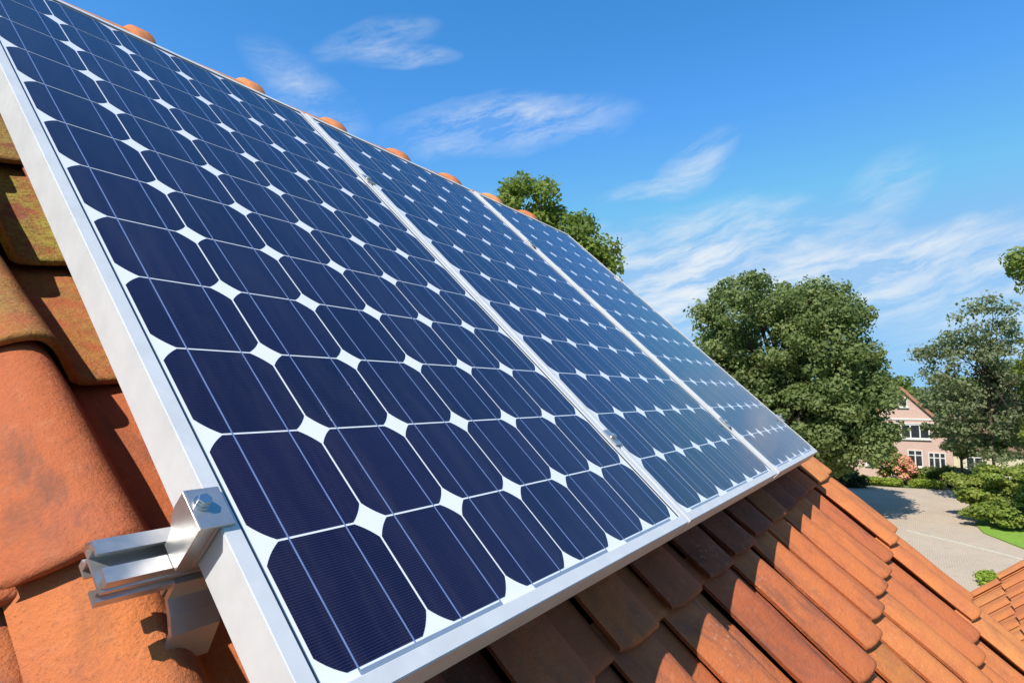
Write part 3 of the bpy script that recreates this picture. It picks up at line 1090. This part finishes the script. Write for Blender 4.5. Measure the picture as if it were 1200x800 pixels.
def wing_roof():
    ang = R_(41.5)
    X0, X1 = 3.05, 4.62
    # a point on the far verge
    py, pz = -0.62, 6.245
    c, s = math.cos(ang), math.sin(ang)
    V, F, TN, off = [], [], [], 0
    pw, g = 0.20, 0.33
    ncol = int(round((X1 - X0) / pw))
    for k in range(-2, 9):                 # courses up the slope (towards -Y)
        for j in range(ncol + 1):
            r = np.random.default_rng(5000 + 50 * k + j)
            ns, nt = 13, 7
            ss = np.linspace(-0.064, 0.146, ns)
            hh = np.where(ss < 0, 0.018 + 0.030 * np.clip(np.cos(np.pi / 2 * ss / 0.066), 0, 1), 0.048 * np.clip(np.cos(np.pi / 2 * np.clip(ss / 0.09, 0, 1)), 0, 1) + 0.012 * np.clip((ss - 0.06) / 0.08, 0, 1))
            if j == ncol:
                ss = np.concatenate([np.linspace(-0.064, 0.055, 9), [0.066, 0.07, 0.07, 0.07]])
                hh = np.concatenate([profile(ss[:9]) * 1.1, [0.0, -0.03, -0.07, -0.11]])
            tt = np.linspace(0, g + 0.05, nt)
            S, T = np.meshgrid(ss, tt)
            H, _ = np.meshgrid(hh, tt)
            for o_, sg in ((0, 1), (-0.013, -1)):
                x = X0 + j * pw + S
                d = k * g + 0.16 + T + r.normal(0, 0.003)
                n = 0.55 * H + o_ - 0.020 * T / g
                y = py - c * d + 0 * x + s * n
                z = pz + s * d + c * n
                V.append(np.stack([x, y, z], -1).reshape(-1, 3))
                idx = np.arange(ns * nt).reshape(nt, ns) + off
                a, b, cc, dd = idx[:-1, :-1], idx[:-1, 1:], idx[1:, 1:], idx[1:, :-1]
                F.append(np.stack([a, b, cc, dd], -1).reshape(-1, 4))
                if sg == -1:
                    e0 = np.stack([idx[0, :-1], idx[0, :-1] - ns * nt, idx[0, 1:] - ns * nt, idx[0, 1:]], -1)
                    F.append(e0)
                TN.append(np.full(ns * nt, np.clip(r.normal(0.86, 0.07), 0, 1)))
                off += ns * nt
    tn = np.concatenate(TN)
    me = np_mesh('roof', np.concatenate(V), np.concatenate(F), attrs={'tone': tn, 'moss': np.zeros(len(tn))})
    shade_split(me)
    r = link_mesh('roof', me, M['tile'], wing)
    r.location = (-3.9, 1.9, 0)
    top = 8 * g + 0.16
    ty, tz = py - c * top, pz + s * top
    by, bz = py + c * 0.45, pz - s * 0.45
    b = MB()
    b.prism([(by - 0.2, 0), (by - 0.2, bz + 0.05), (ty, tz - 0.12), (2 * ty - by + 0.2, bz + 0.05), (2 * ty - by + 0.2, 0)], 0, X0 + 0.02, X1 - 0.05)
    wl = b.build('wall', M['brick2'], wing)
    wl.location = (-3.9, 1.9, 0)
    rb = MB()
    rb.prism([(ty + 0.02, tz + 0.02), (2 * ty - by, bz + 0.02), (2 * ty - by, bz - 0.05), (ty + 0.02, tz - 0.05)], 0, X0 - 0.03, X1 + 0.05)
    q = rb.build('rear_slope', M['farroof'], wing)
    q.location = (-3.9, 1.9, 0)


wing_roof()


# ------------------------------------------------------------------ distant brick house
HX = 64.4
dh = empty('brick_house', (HX + 4, 1.0, 0))
tag(dh, 'pink brick house with steep gable and white windows behind the far hedge', 'house')


def hpart(b, name, mat, parent=None):
    o = b.build(name, mat, parent or dh)
    if parent is None:
        o.location = (-(HX + 4), -1.0, 0)
    return o


gy, eave, apexz, half = 1.0, 4.3, 8.05, 3.5
b = MB()
b.prism([(gy - half, 0), (gy + half, 0), (gy + half, eave), (gy, apexz), (gy - half, eave)], 0, HX, HX + 8)
hpart(b, 'wall', M['brick'])
b = MB()
th = 0.22
for sg in (-1, 1):
    sl = (apexz - eave) / half
    b.prism([(gy, apexz + 0.02), (gy + sg * (half + 0.35), eave - 0.35 * sl + 0.02), (gy + sg * (half + 0.35), eave - 0.35 * sl + th + .02), (gy, apexz + th + 0.1)],
            0, HX - 0.25, HX + 8.2)
ro = hpart(b, 'roof', M['farroof'])
for sg, nm in ((1, 'side_wing'), (-1, 'side_wing')):
    b = MB()
    y0, y1 = (gy + half, gy + half + 5.5) if sg > 0 else (gy - half - 6.5, gy - half)
    b.box((HX + 0.8, y0, 0), (HX + 7, y1, 2.9))
    hpart(b, 'side_wing', M['brick'] if sg > 0 else M['plaster'])
    b = MB()
    b.prism([(HX + 0.4, 2.75), (HX + 3.9, 5.6), (HX + 7.4, 2.75), (HX + 7.4, 2.95), (HX + 3.9, 5.8), (HX + 0.4, 2.95)], 1, y0, y1)
    hpart(b, 'side_wing_roof', M['wingroof'])


def window(y0, y1, z0, z1, mull=1, trans=False, x=HX):
    f = MB()
    t = 0.08
    f.box((x - 0.06, y0, z0), (x + 0.05, y0 + t, z1))
    f.box((x - 0.06, y1 - t, z0), (x + 0.05, y1, z1))
    f.box((x - 0.058, y0 + t, z1 - t), (x + 0.05, y1 - t, z1))
    f.box((x - 0.058, y0 + t, z0), (x + 0.05, y1 - t, z0 + t))
    for i in range(mull):
        ym = y0 + (y1 - y0) * (i + 1) / (mull + 1)
        f.box((x - 0.05, ym - 0.05, z0 + t), (x + 0.03, ym + 0.05, z1 - t))
    if trans:
        f.box((x - 0.045, y0 + t, z1 - 0.5), (x + 0.025, y1 - t, z1 - 0.42))
    fr = f.build('window', M['white'], dh)
    fr.location = (-(HX + 4), -1.0, 0)
    g = MB()
    g.box((x - 0.02, y0 + t, z0 + t), (x + 0.012, y1 - t, z1 - t))
    g.build('pane', M['glass'], fr)
    s = MB()
    s.box((x - 0.14, y0 - 0.1, z0 - 0.12), (x + 0.04, y1 + 0.1, z0 - 0.004))
    s.build('sill', M['white'], fr)


window(0.55, 1.25, 6.55, 7.35, 0)
window(-0.95, 1.15, 3.75, 5.0, 2)
window(-0.35, 0.75, 1.3, 2.75, 1, True)
window(-2.0, -0.75, 1.0, 2.6, 2, True)
window(1.6, 3.3, 3.75, 4.55, 1)
window(2.2, 4.0, 1.2, 2.7, 2)
window(6.0, 7.4, 1.0, 2.3, 1, False, HX + 0.8)
window(-4.6, -3.4, 0.9, 2.3, 1, False, HX + 0.8)
b = MB()
b.box((HX - 0.05, gy - half - 0.01, 5.38), (HX + 0.02, gy + half * 0.72, 5.52))
b.box((HX - 0.05, gy - half, 4.92 + 0.12), (HX + 0.02, gy + half, 5.12))
hpart(b, 'white_band', M['white'])


# ------------------------------------------------------------------ vegetation
def leaf_mesh(name, centers, radii, n, size, seed, squash=1.0, shell=0.55, up=0.35, jitter=0.18):
    """leaf sized quads spread through ellipsoidal clumps, thinner towards their middle"""
    r = np.random.default_rng(seed)
    centers = np.asarray(centers, float)
    radii = np.asarray(radii, float)
    if radii.ndim == 1:
        radii = np.stack([radii, radii, radii * squash], -1)
    w = radii.prod(1) ** (2 / 3)
    pick = r.choice(len(centers), n, p=w / w.sum())
    d = r.normal(size=(n, 3))
    d /= np.linalg.norm(d, axis=1, keepdims=True)
    rad = shell + (1 - shell) * r.random(n) ** 0.6
    rad *= 1 + r.normal(0, jitter, n)
    pos = centers[pick] + d * radii[pick] * rad[:, None]
    nrm = d * 0.9 + r.normal(size=(n, 3)) * 0.65 + np.array([0, 0, up])
    nrm /= np.linalg.norm(nrm, axis=1, keepdims=True)
    a = np.cross(nrm, r.normal(size=(n, 3)))
    a /= np.linalg.norm(a, axis=1, keepdims=True)
    bb = np.cross(nrm, a)
    sz = size * r.uniform(0.6, 1.35, n)
    asp = r.uniform(0.5, 0.85, n)
    v = np.empty((n, 4, 3))
    v[:, 0] = pos - a * sz[:, None]
    v[:, 1] = pos + bb * (sz * asp)[:, None] - a * (sz * 0.1)[:, None]
    v[:, 2] = pos + a * sz[:, None] + nrm * (sz * 0.15)[:, None]
    v[:, 3] = pos - bb * (sz * asp)[:, None] - a * (sz * 0.1)[:, None]
    f = np.arange(4 * n).reshape(n, 4)
    ctone = r.random(len(centers))
    tone = np.clip(0.55 * ctone[pick] + 0.45 * r.random(n), 0, 1)
    return np_mesh(name, v.reshape(-1, 3), f, attrs={'tone': np.repeat(tone, 4)})


def crown_clumps(lobes, n, seed, rmin, rmax, out=0.82):
    r = np.random.default_rng(seed)
    C, Rr = [], []
    lobes = [(np.array(c, float), np.array(q, float)) for c, q in lobes]
    w = np.array([q.prod() ** (2 / 3) for _, q in lobes])
    w /= w.sum()
    while len(C) < n:
        c, q = lobes[r.choice(len(lobes), p=w)]
        d = r.normal(size=3)
        d /= np.linalg.norm(d)
        k = out * (0.45 + 0.55 * r.random() ** 0.45)
        C.append(c + d * q * k)
        Rr.append(r.uniform(rmin, rmax))
    return np.array(C), np.array(Rr)


def tree(name, label, base, lobes, nclump, nleaf, leaf, mat, trunk_r, trunk_h, seed, rmin=0.6, rmax=1.3, group=None, squash=0.7, shell=0.55, limbs=14, lean=(0, 0)):
    base = Vector(base)
    root = empty(name, base)
    tag(root, label, 'tree', group)
    C, Rr = crown_clumps(lobes, nclump, seed, rmin, rmax)
    r = random.Random(seed)
    me = leaf_mesh('crown', C, Rr, nleaf, leaf, seed, squash, shell)
    o = link_mesh('crown', me, mat, root)
    o.location = -base
    tb = MB()
    top = Vector((base.x + lean[0], base.y + lean[1], trunk_h))
    mid = base.lerp(top, 0.5) + Vector((r.uniform(-.2, .2), r.uniform(-.2, .2), 0))
    tb.tube([base + Vector((0, 0, -0.1)), base + Vector((0, 0, 0.5)), mid, top], [trunk_r * 1.35, trunk_r, trunk_r * 0.85, trunk_r * 0.62], 10)
    order = list(range(len(C)))
    r.shuffle(order)
    for i in order[:limbs]:
        e = Vector(C[i])
        s = base.lerp(top, r.uniform(0.6, 1.0))
        m = s.lerp(e, 0.5) + Vector((r.uniform(-.4, .4), r.uniform(-.4, .4), 0.25 * (e - s).length))
        m2 = s.lerp(e, 0.8) + Vector((r.uniform(-.3, .3), r.uniform(-.3, .3), 0.15 * (e - s).length))
        rr = trunk_r * r.uniform(0.3, 0.5)
        tb.tube([s, m, m2, e], [rr, rr * 0.65, rr * 0.4, rr * 0.12], 6)
    t = tb.build('trunk', M['bark'], root)
    t.location = -base
    return root


# broad dense tree in the middle distance
tree('broad_tree', 'big dense rounded dark green tree beyond the panels in front of the brick house', (44, 6.6, 0),
     [((44.5, 8.9, 11.0), (5.6, 5.2, 6.9)), ((44, 4.4, 9.6), (5.0, 3.9, 6.5)), ((44.5, 6.8, 6.0), (5.6, 6.2, 4.4)), ((43.6, 3.4, 6.5), (4.2, 3.0, 4.6)),
      ((44.5, 10.6, 8.5), (4.4, 3.4, 4.8))],
     430, 118000, 0.132, M['leaf_big'], 0.42, 6.5, 21, 0.6, 1.25, limbs=22)

# tree behind the ridge
tree('garden_tree', 'green tree crown rising behind the roof ridge above the panels', (27, 15.0, 0),
     [((27, 17.0, 17.3), (2.4, 2.2, 2.9)), ((27, 14.4, 15.2), (2.2, 1.7, 2.3)), ((27, 12.9, 14.2), (1.6, 1.2, 1.4)), ((27, 15.5, 13.0), (3.4, 3.6, 4.0))],
     150, 26000, 0.12, M['leaf_lime'], 0.30, 12.0, 33, 0.45, 0.95, limbs=16)

# loose open tree at right
tree('loose_tree', 'thin loose grey-green tree in front of the gable at right, sky showing through', (52, -4.3, 0),
     [((52, -3.0, 9.6), (2.8, 3.2, 2.8)), ((52, -4.3, 12.2), (2.6, 2.7, 2.7)), ((52, -5.8, 10.0), (2.4, 2.6, 3.4)), ((52, -2.0, 6.8), (2.2, 2.6, 1.9)),
      ((52, -1.2, 9.9), (1.5, 2.0, 1.4)), ((52, -5.4, 6.4), (2.2, 2.6, 2.2)), ((53, -4.0, 4.6), (1.9, 2.8, 1.5)), ((52, -7.4, 7.0), (1.8, 1.8, 2.6)), ((52.5, -2.4, 5.3), (1.6, 1.9, 1.2)), ((52, -4.6, 3.0), (1.6, 2.4, 1.3)), ((52, -6.4, 5.0), (1.6, 1.8, 1.8))],
     290, 15000, 0.118, M['leaf_mid'], 0.10, 9.5, 45, 0.5, 1.15, limbs=80, squash=0.55, shell=0.05)
tree('round_garden_tree', 'small round green tree before the white ground floor windows', (58, -2.8, 0),
     [((58, -2.6, 4.3), (1.5, 2.2, 1.5)), ((58, -4.1, 3.6), (1.4, 1.9, 1.3)), ((58, -1.6, 5.0), (1.2, 1.4, 0.9))],
     45, 7000, 0.11, M['leaf_big'], 0.12, 3.2, 51, 0.3, 0.6, limbs=8)
tree('olive_tree', 'olive-green spreading tree covering the low side wing of the brick house', (58, -7.0, 0),
     [((58, -6.4, 5.2), (2.2, 2.8, 1.9)), ((58, -8.6, 6.4), (2.0, 2.4, 2.6)), ((58, -5.0, 6.6), (1.6, 1.9, 1.3))],
     110, 13000, 0.115, M['leaf_mid'], 0.18, 4.5, 54, 0.4, 0.9, limbs=26, shell=0.25)
tree('lime_tree', 'bright yellow-green tree at the right edge beside the loose tree', (49, -8.0, 0),
     [((49, -7.6, 9.4), (2.0, 2.0, 3.9)), ((49, -7.4, 4.8), (2.0, 2.2, 2.4))],
     70, 13000, 0.13, M['leaf_lime'], 0.20, 6.5, 58, 0.5, 0.9, limbs=12)
tree('near_branch_tree', 'tree outside the right edge whose leafy bough hangs into the sky', (34, -7.6, 0),
     [((34, -7.6, 12.6), (2.6, 2.6, 3.4)), ((34, -4.75, 13.3), (0.8, 0.85, 0.75)), ((34, -5.3, 12.4), (0.9, 0.9, 0.6))],
     80, 14000, 0.11, M['leaf_lime'], 0.26, 9.0, 63, 0.35, 0.8, limbs=18)
bg_trees = [((74, 16, 0), 6.5, 12.5, 'leaf_big', 'dark tree far left behind the broad tree'),
            ((80, 3.4, 0), 4.0, 11.6, 'leaf_lime', 'bright green tree behind the gable roof, just right of the broad tree'),
            ((78, -3.0, 0), 4.0, 10.9, 'leaf_big', 'green tree behind the brick house to the right of its gable'),
            ((78, -8.5, 0), 4.4, 11.6, 'leaf_mid', 'grey-green tree far right behind the loose tree'),
            ((74, -14.5, 0), 5.0, 12.5, 'leaf_lime', 'rightmost tree of the row behind the houses')]
for i, (bp, rad, h, mt, lb) in enumerate(bg_trees):
    tree('background_tree', lb, bp, [((bp[0], bp[1], h * 0.62), (rad, rad, h * 0.38)), ((bp[0], bp[1] + rad * .4, h * 0.5), (rad * .7, rad * .7, h * 0.3))],
         70, 11000, 0.20, M[mt], 0.3, h * 0.5, 80 + i, 0.7, 1.4, group='trees behind the brick house', limbs=8)


def shrub(name, label, cat, base, lobes, nclump, nleaf, leaf, mat, seed, rmin, rmax, flowers=None, squash=0.75, shell=0.5, group=None):
    base = Vector(base)
    root = empty(name, base)
    tag(root, label, cat, group)
    C, Rr = crown_clumps(lobes, nclump, seed, rmin, rmax, 0.85)
    C[:, 2] = np.maximum(C[:, 2], Rr * 0.5)
    o = link_mesh('foliage', leaf_mesh('foliage', C, Rr, nleaf, leaf, seed, squash, shell), mat, root)
    o.location = -base
    r = random.Random(seed)
    tb = MB()
    for i in range(min(8, len(C))):
        e = Vector(C[r.randrange(len(C))])
        s = base + Vector((r.uniform(-.15, .15), r.uniform(-.15, .15), -0.05))
        tb.tube([s, s.lerp(e, 0.5) + Vector((0, 0, 0.15)), e], [0.05, 0.03, 0.01], 6)
    st = tb.build('stems', M['bark'], root)
    st.location = -base
    if flowers:
        n, size = flowers
        f = link_mesh('blossom', leaf_mesh('blossom', C, Rr * 1.04, n, size, seed + 1, squash, 0.95, jitter=0.03), M['petal'], root)
        f.location = -base
    return root


shrub('spreading_bush', 'big layered yellow-green bush beside the lawn at the right edge', 'bush', (45.6, -4.9, 0),
      [((45.6, -4.6, 1.5), (2.0, 1.9, 1.35)), ((45.6, -5.6, 2.4), (2.0, 2.0, 1.5)), ((46, -3.2, 2.1), (1.5, 1.6, 0.6)), ((46.4, -2.3, 2.45), (1.0, 1.1, 0.35)),
       ((45.2, -4.0, 3.0), (1.4, 1.5, 0.6)), ((45.6, -7.2, 1.8), (2.0, 2.0, 1.6)), ((44.9, -2.9, 1.0), (1.3, 1.2, 1.1)), ((44.2, -4.2, 0.9), (1.2, 1.5, 0.9))],
      140, 36000, 0.10, M['leaf_bush'], 101, 0.35, 0.75, squash=0.45)
shrub('flowering_shrub', 'pink flowering shrub in the hedge bed before the brick house', 'shrub', (61.2, 0.95, 0),
      [((61.2, 0.95, 1.3), (0.7, 0.75, 1.15))], 26, 3500, 0.085, M['leaf_hedge'], 111, 0.25, 0.45, flowers=(2600, 0.10))
shrub('flowering_shrub', 'taller pale flowering shrub left of the pink one beside the broad tree', 'shrub', (61.6, 2.6, 0),
      [((61.6, 2.3, 2.0), (0.8, 1.2, 1.5))], 30, 4500, 0.09, M['leaf_lime'], 113, 0.3, 0.5, flowers=(420, 0.09))
shrub('garden_shrub', 'yellow-green shrub right of the pink flowering one below the window', 'shrub', (61.6, -0.6, 0),
      [((61.6, -0.6, 0.9), (0.7, 1.0, 0.8))], 20, 3200, 0.085, M['leaf_lime'], 115, 0.25, 0.45, group='shrubs in the bed')
shrub('garden_shrub', 'dark green shrub below the wide white window', 'shrub', (61.9, -2.1, 0),
      [((61.9, -2.1, 0.95), (0.7, 1.0, 0.85))], 20, 3200, 0.085, M['leaf_big'], 117, 0.25, 0.45, group='shrubs in the bed')
shrub('garden_shrub', 'pale green shrub between the dark shrub and the spreading bush', 'shrub', (60.9, -3.4, 0),
      [((60.9, -3.4, 1.0), (0.9, 1.1, 0.9))], 24, 3600, 0.085, M['leaf_mid'], 119, 0.25, 0.45, group='shrubs in the bed')
shrub('dark_shrub', 'dark low shrub in the shade under the broad tree beside the paving', 'shrub', (57.6, 5.2, 0),
      [((57.6, 5.0, 0.8), (1.2, 1.7, 0.9))], 28, 4500, 0.10, M['leaf_dark'], 121, 0.3, 0.6)
shrub('verge_shrub', 'little yellow-green shrub just past the end of the verge tiles', 'shrub', (31.0, -2.35, 0),
      [((31.0, -2.35, 0.18), (0.7, 0.5, 0.22))], 16, 2200, 0.06, M['leaf_hedge'], 131, 0.16, 0.3)


def hedge(label, x0, x1, y0, y1, h, seed, n):
    r = np.random.default_rng(seed)
    root = empty('clipped_hedge', ((x0 + x1) / 2, (y0 + y1) / 2, 0))
    tag(root, label, 'hedge', 'low clipped hedges along the paving')
    C = np.stack([r.uniform(x0, x1, 60), r.uniform(y0, y1, 60), r.uniform(h * .3, h * .8, 60)], -1)
    o = link_mesh('foliage', leaf_mesh('foliage', C, np.full(60, 0.26), n, 0.06, seed, 0.85, 0.4, jitter=0.08), M['leaf_hedge'], root)
    o.location = (-(x0 + x1) / 2, -(y0 + y1) / 2, 0)
    s = MB()
    for i in range(10):
        yy = y0 + (y1 - y0) * (i + .5) / 10
        s.tube([((x0 + x1) / 2, yy, -0.05), ((x0 + x1) / 2 + 0.05, yy + 0.05, h * 0.6)], [0.03, 0.015], 6)
    st = s.build('stems', M['bark'], root)
    st.location = (-(x0 + x1) / 2, -(y0 + y1) / 2, 0)


hedge('low clipped bright hedge left of the pink flowering shrub', 59.4, 60.0, 1.3, 4.2, 0.75, 141, 7000)
hedge('low clipped bright hedge right of the pink flowering shrub', 59.7, 60.3, -1.5, 0.6, 0.75, 143, 6000)

# far-off wood that closes the view all round
def distant_wood():
    r = np.random.default_rng(404)
    n = 520
    a = r.uniform(0, 2 * math.pi, n)
    d = r.uniform(150, 240, n)
    C = np.stack([np.cos(a) * d, np.sin(a) * d, r.uniform(1.5, 7.5, n)], -1)
    o = link_mesh('distant_wood', leaf_mesh('distant_wood', C, r.uniform(3.5, 6.5, n), 60000, 0.75, 405, 0.8, 0.5), M['leaf_big'])
    tag(o, 'far-off belt of trees along the horizon behind everything', 'woodland', None, 'stuff')


distant_wood()

for o in list(scene.objects):
    if o.type == 'MESH' and o.parent is None and 'kind' not in o:
        print('UNTAGGED', o.name)
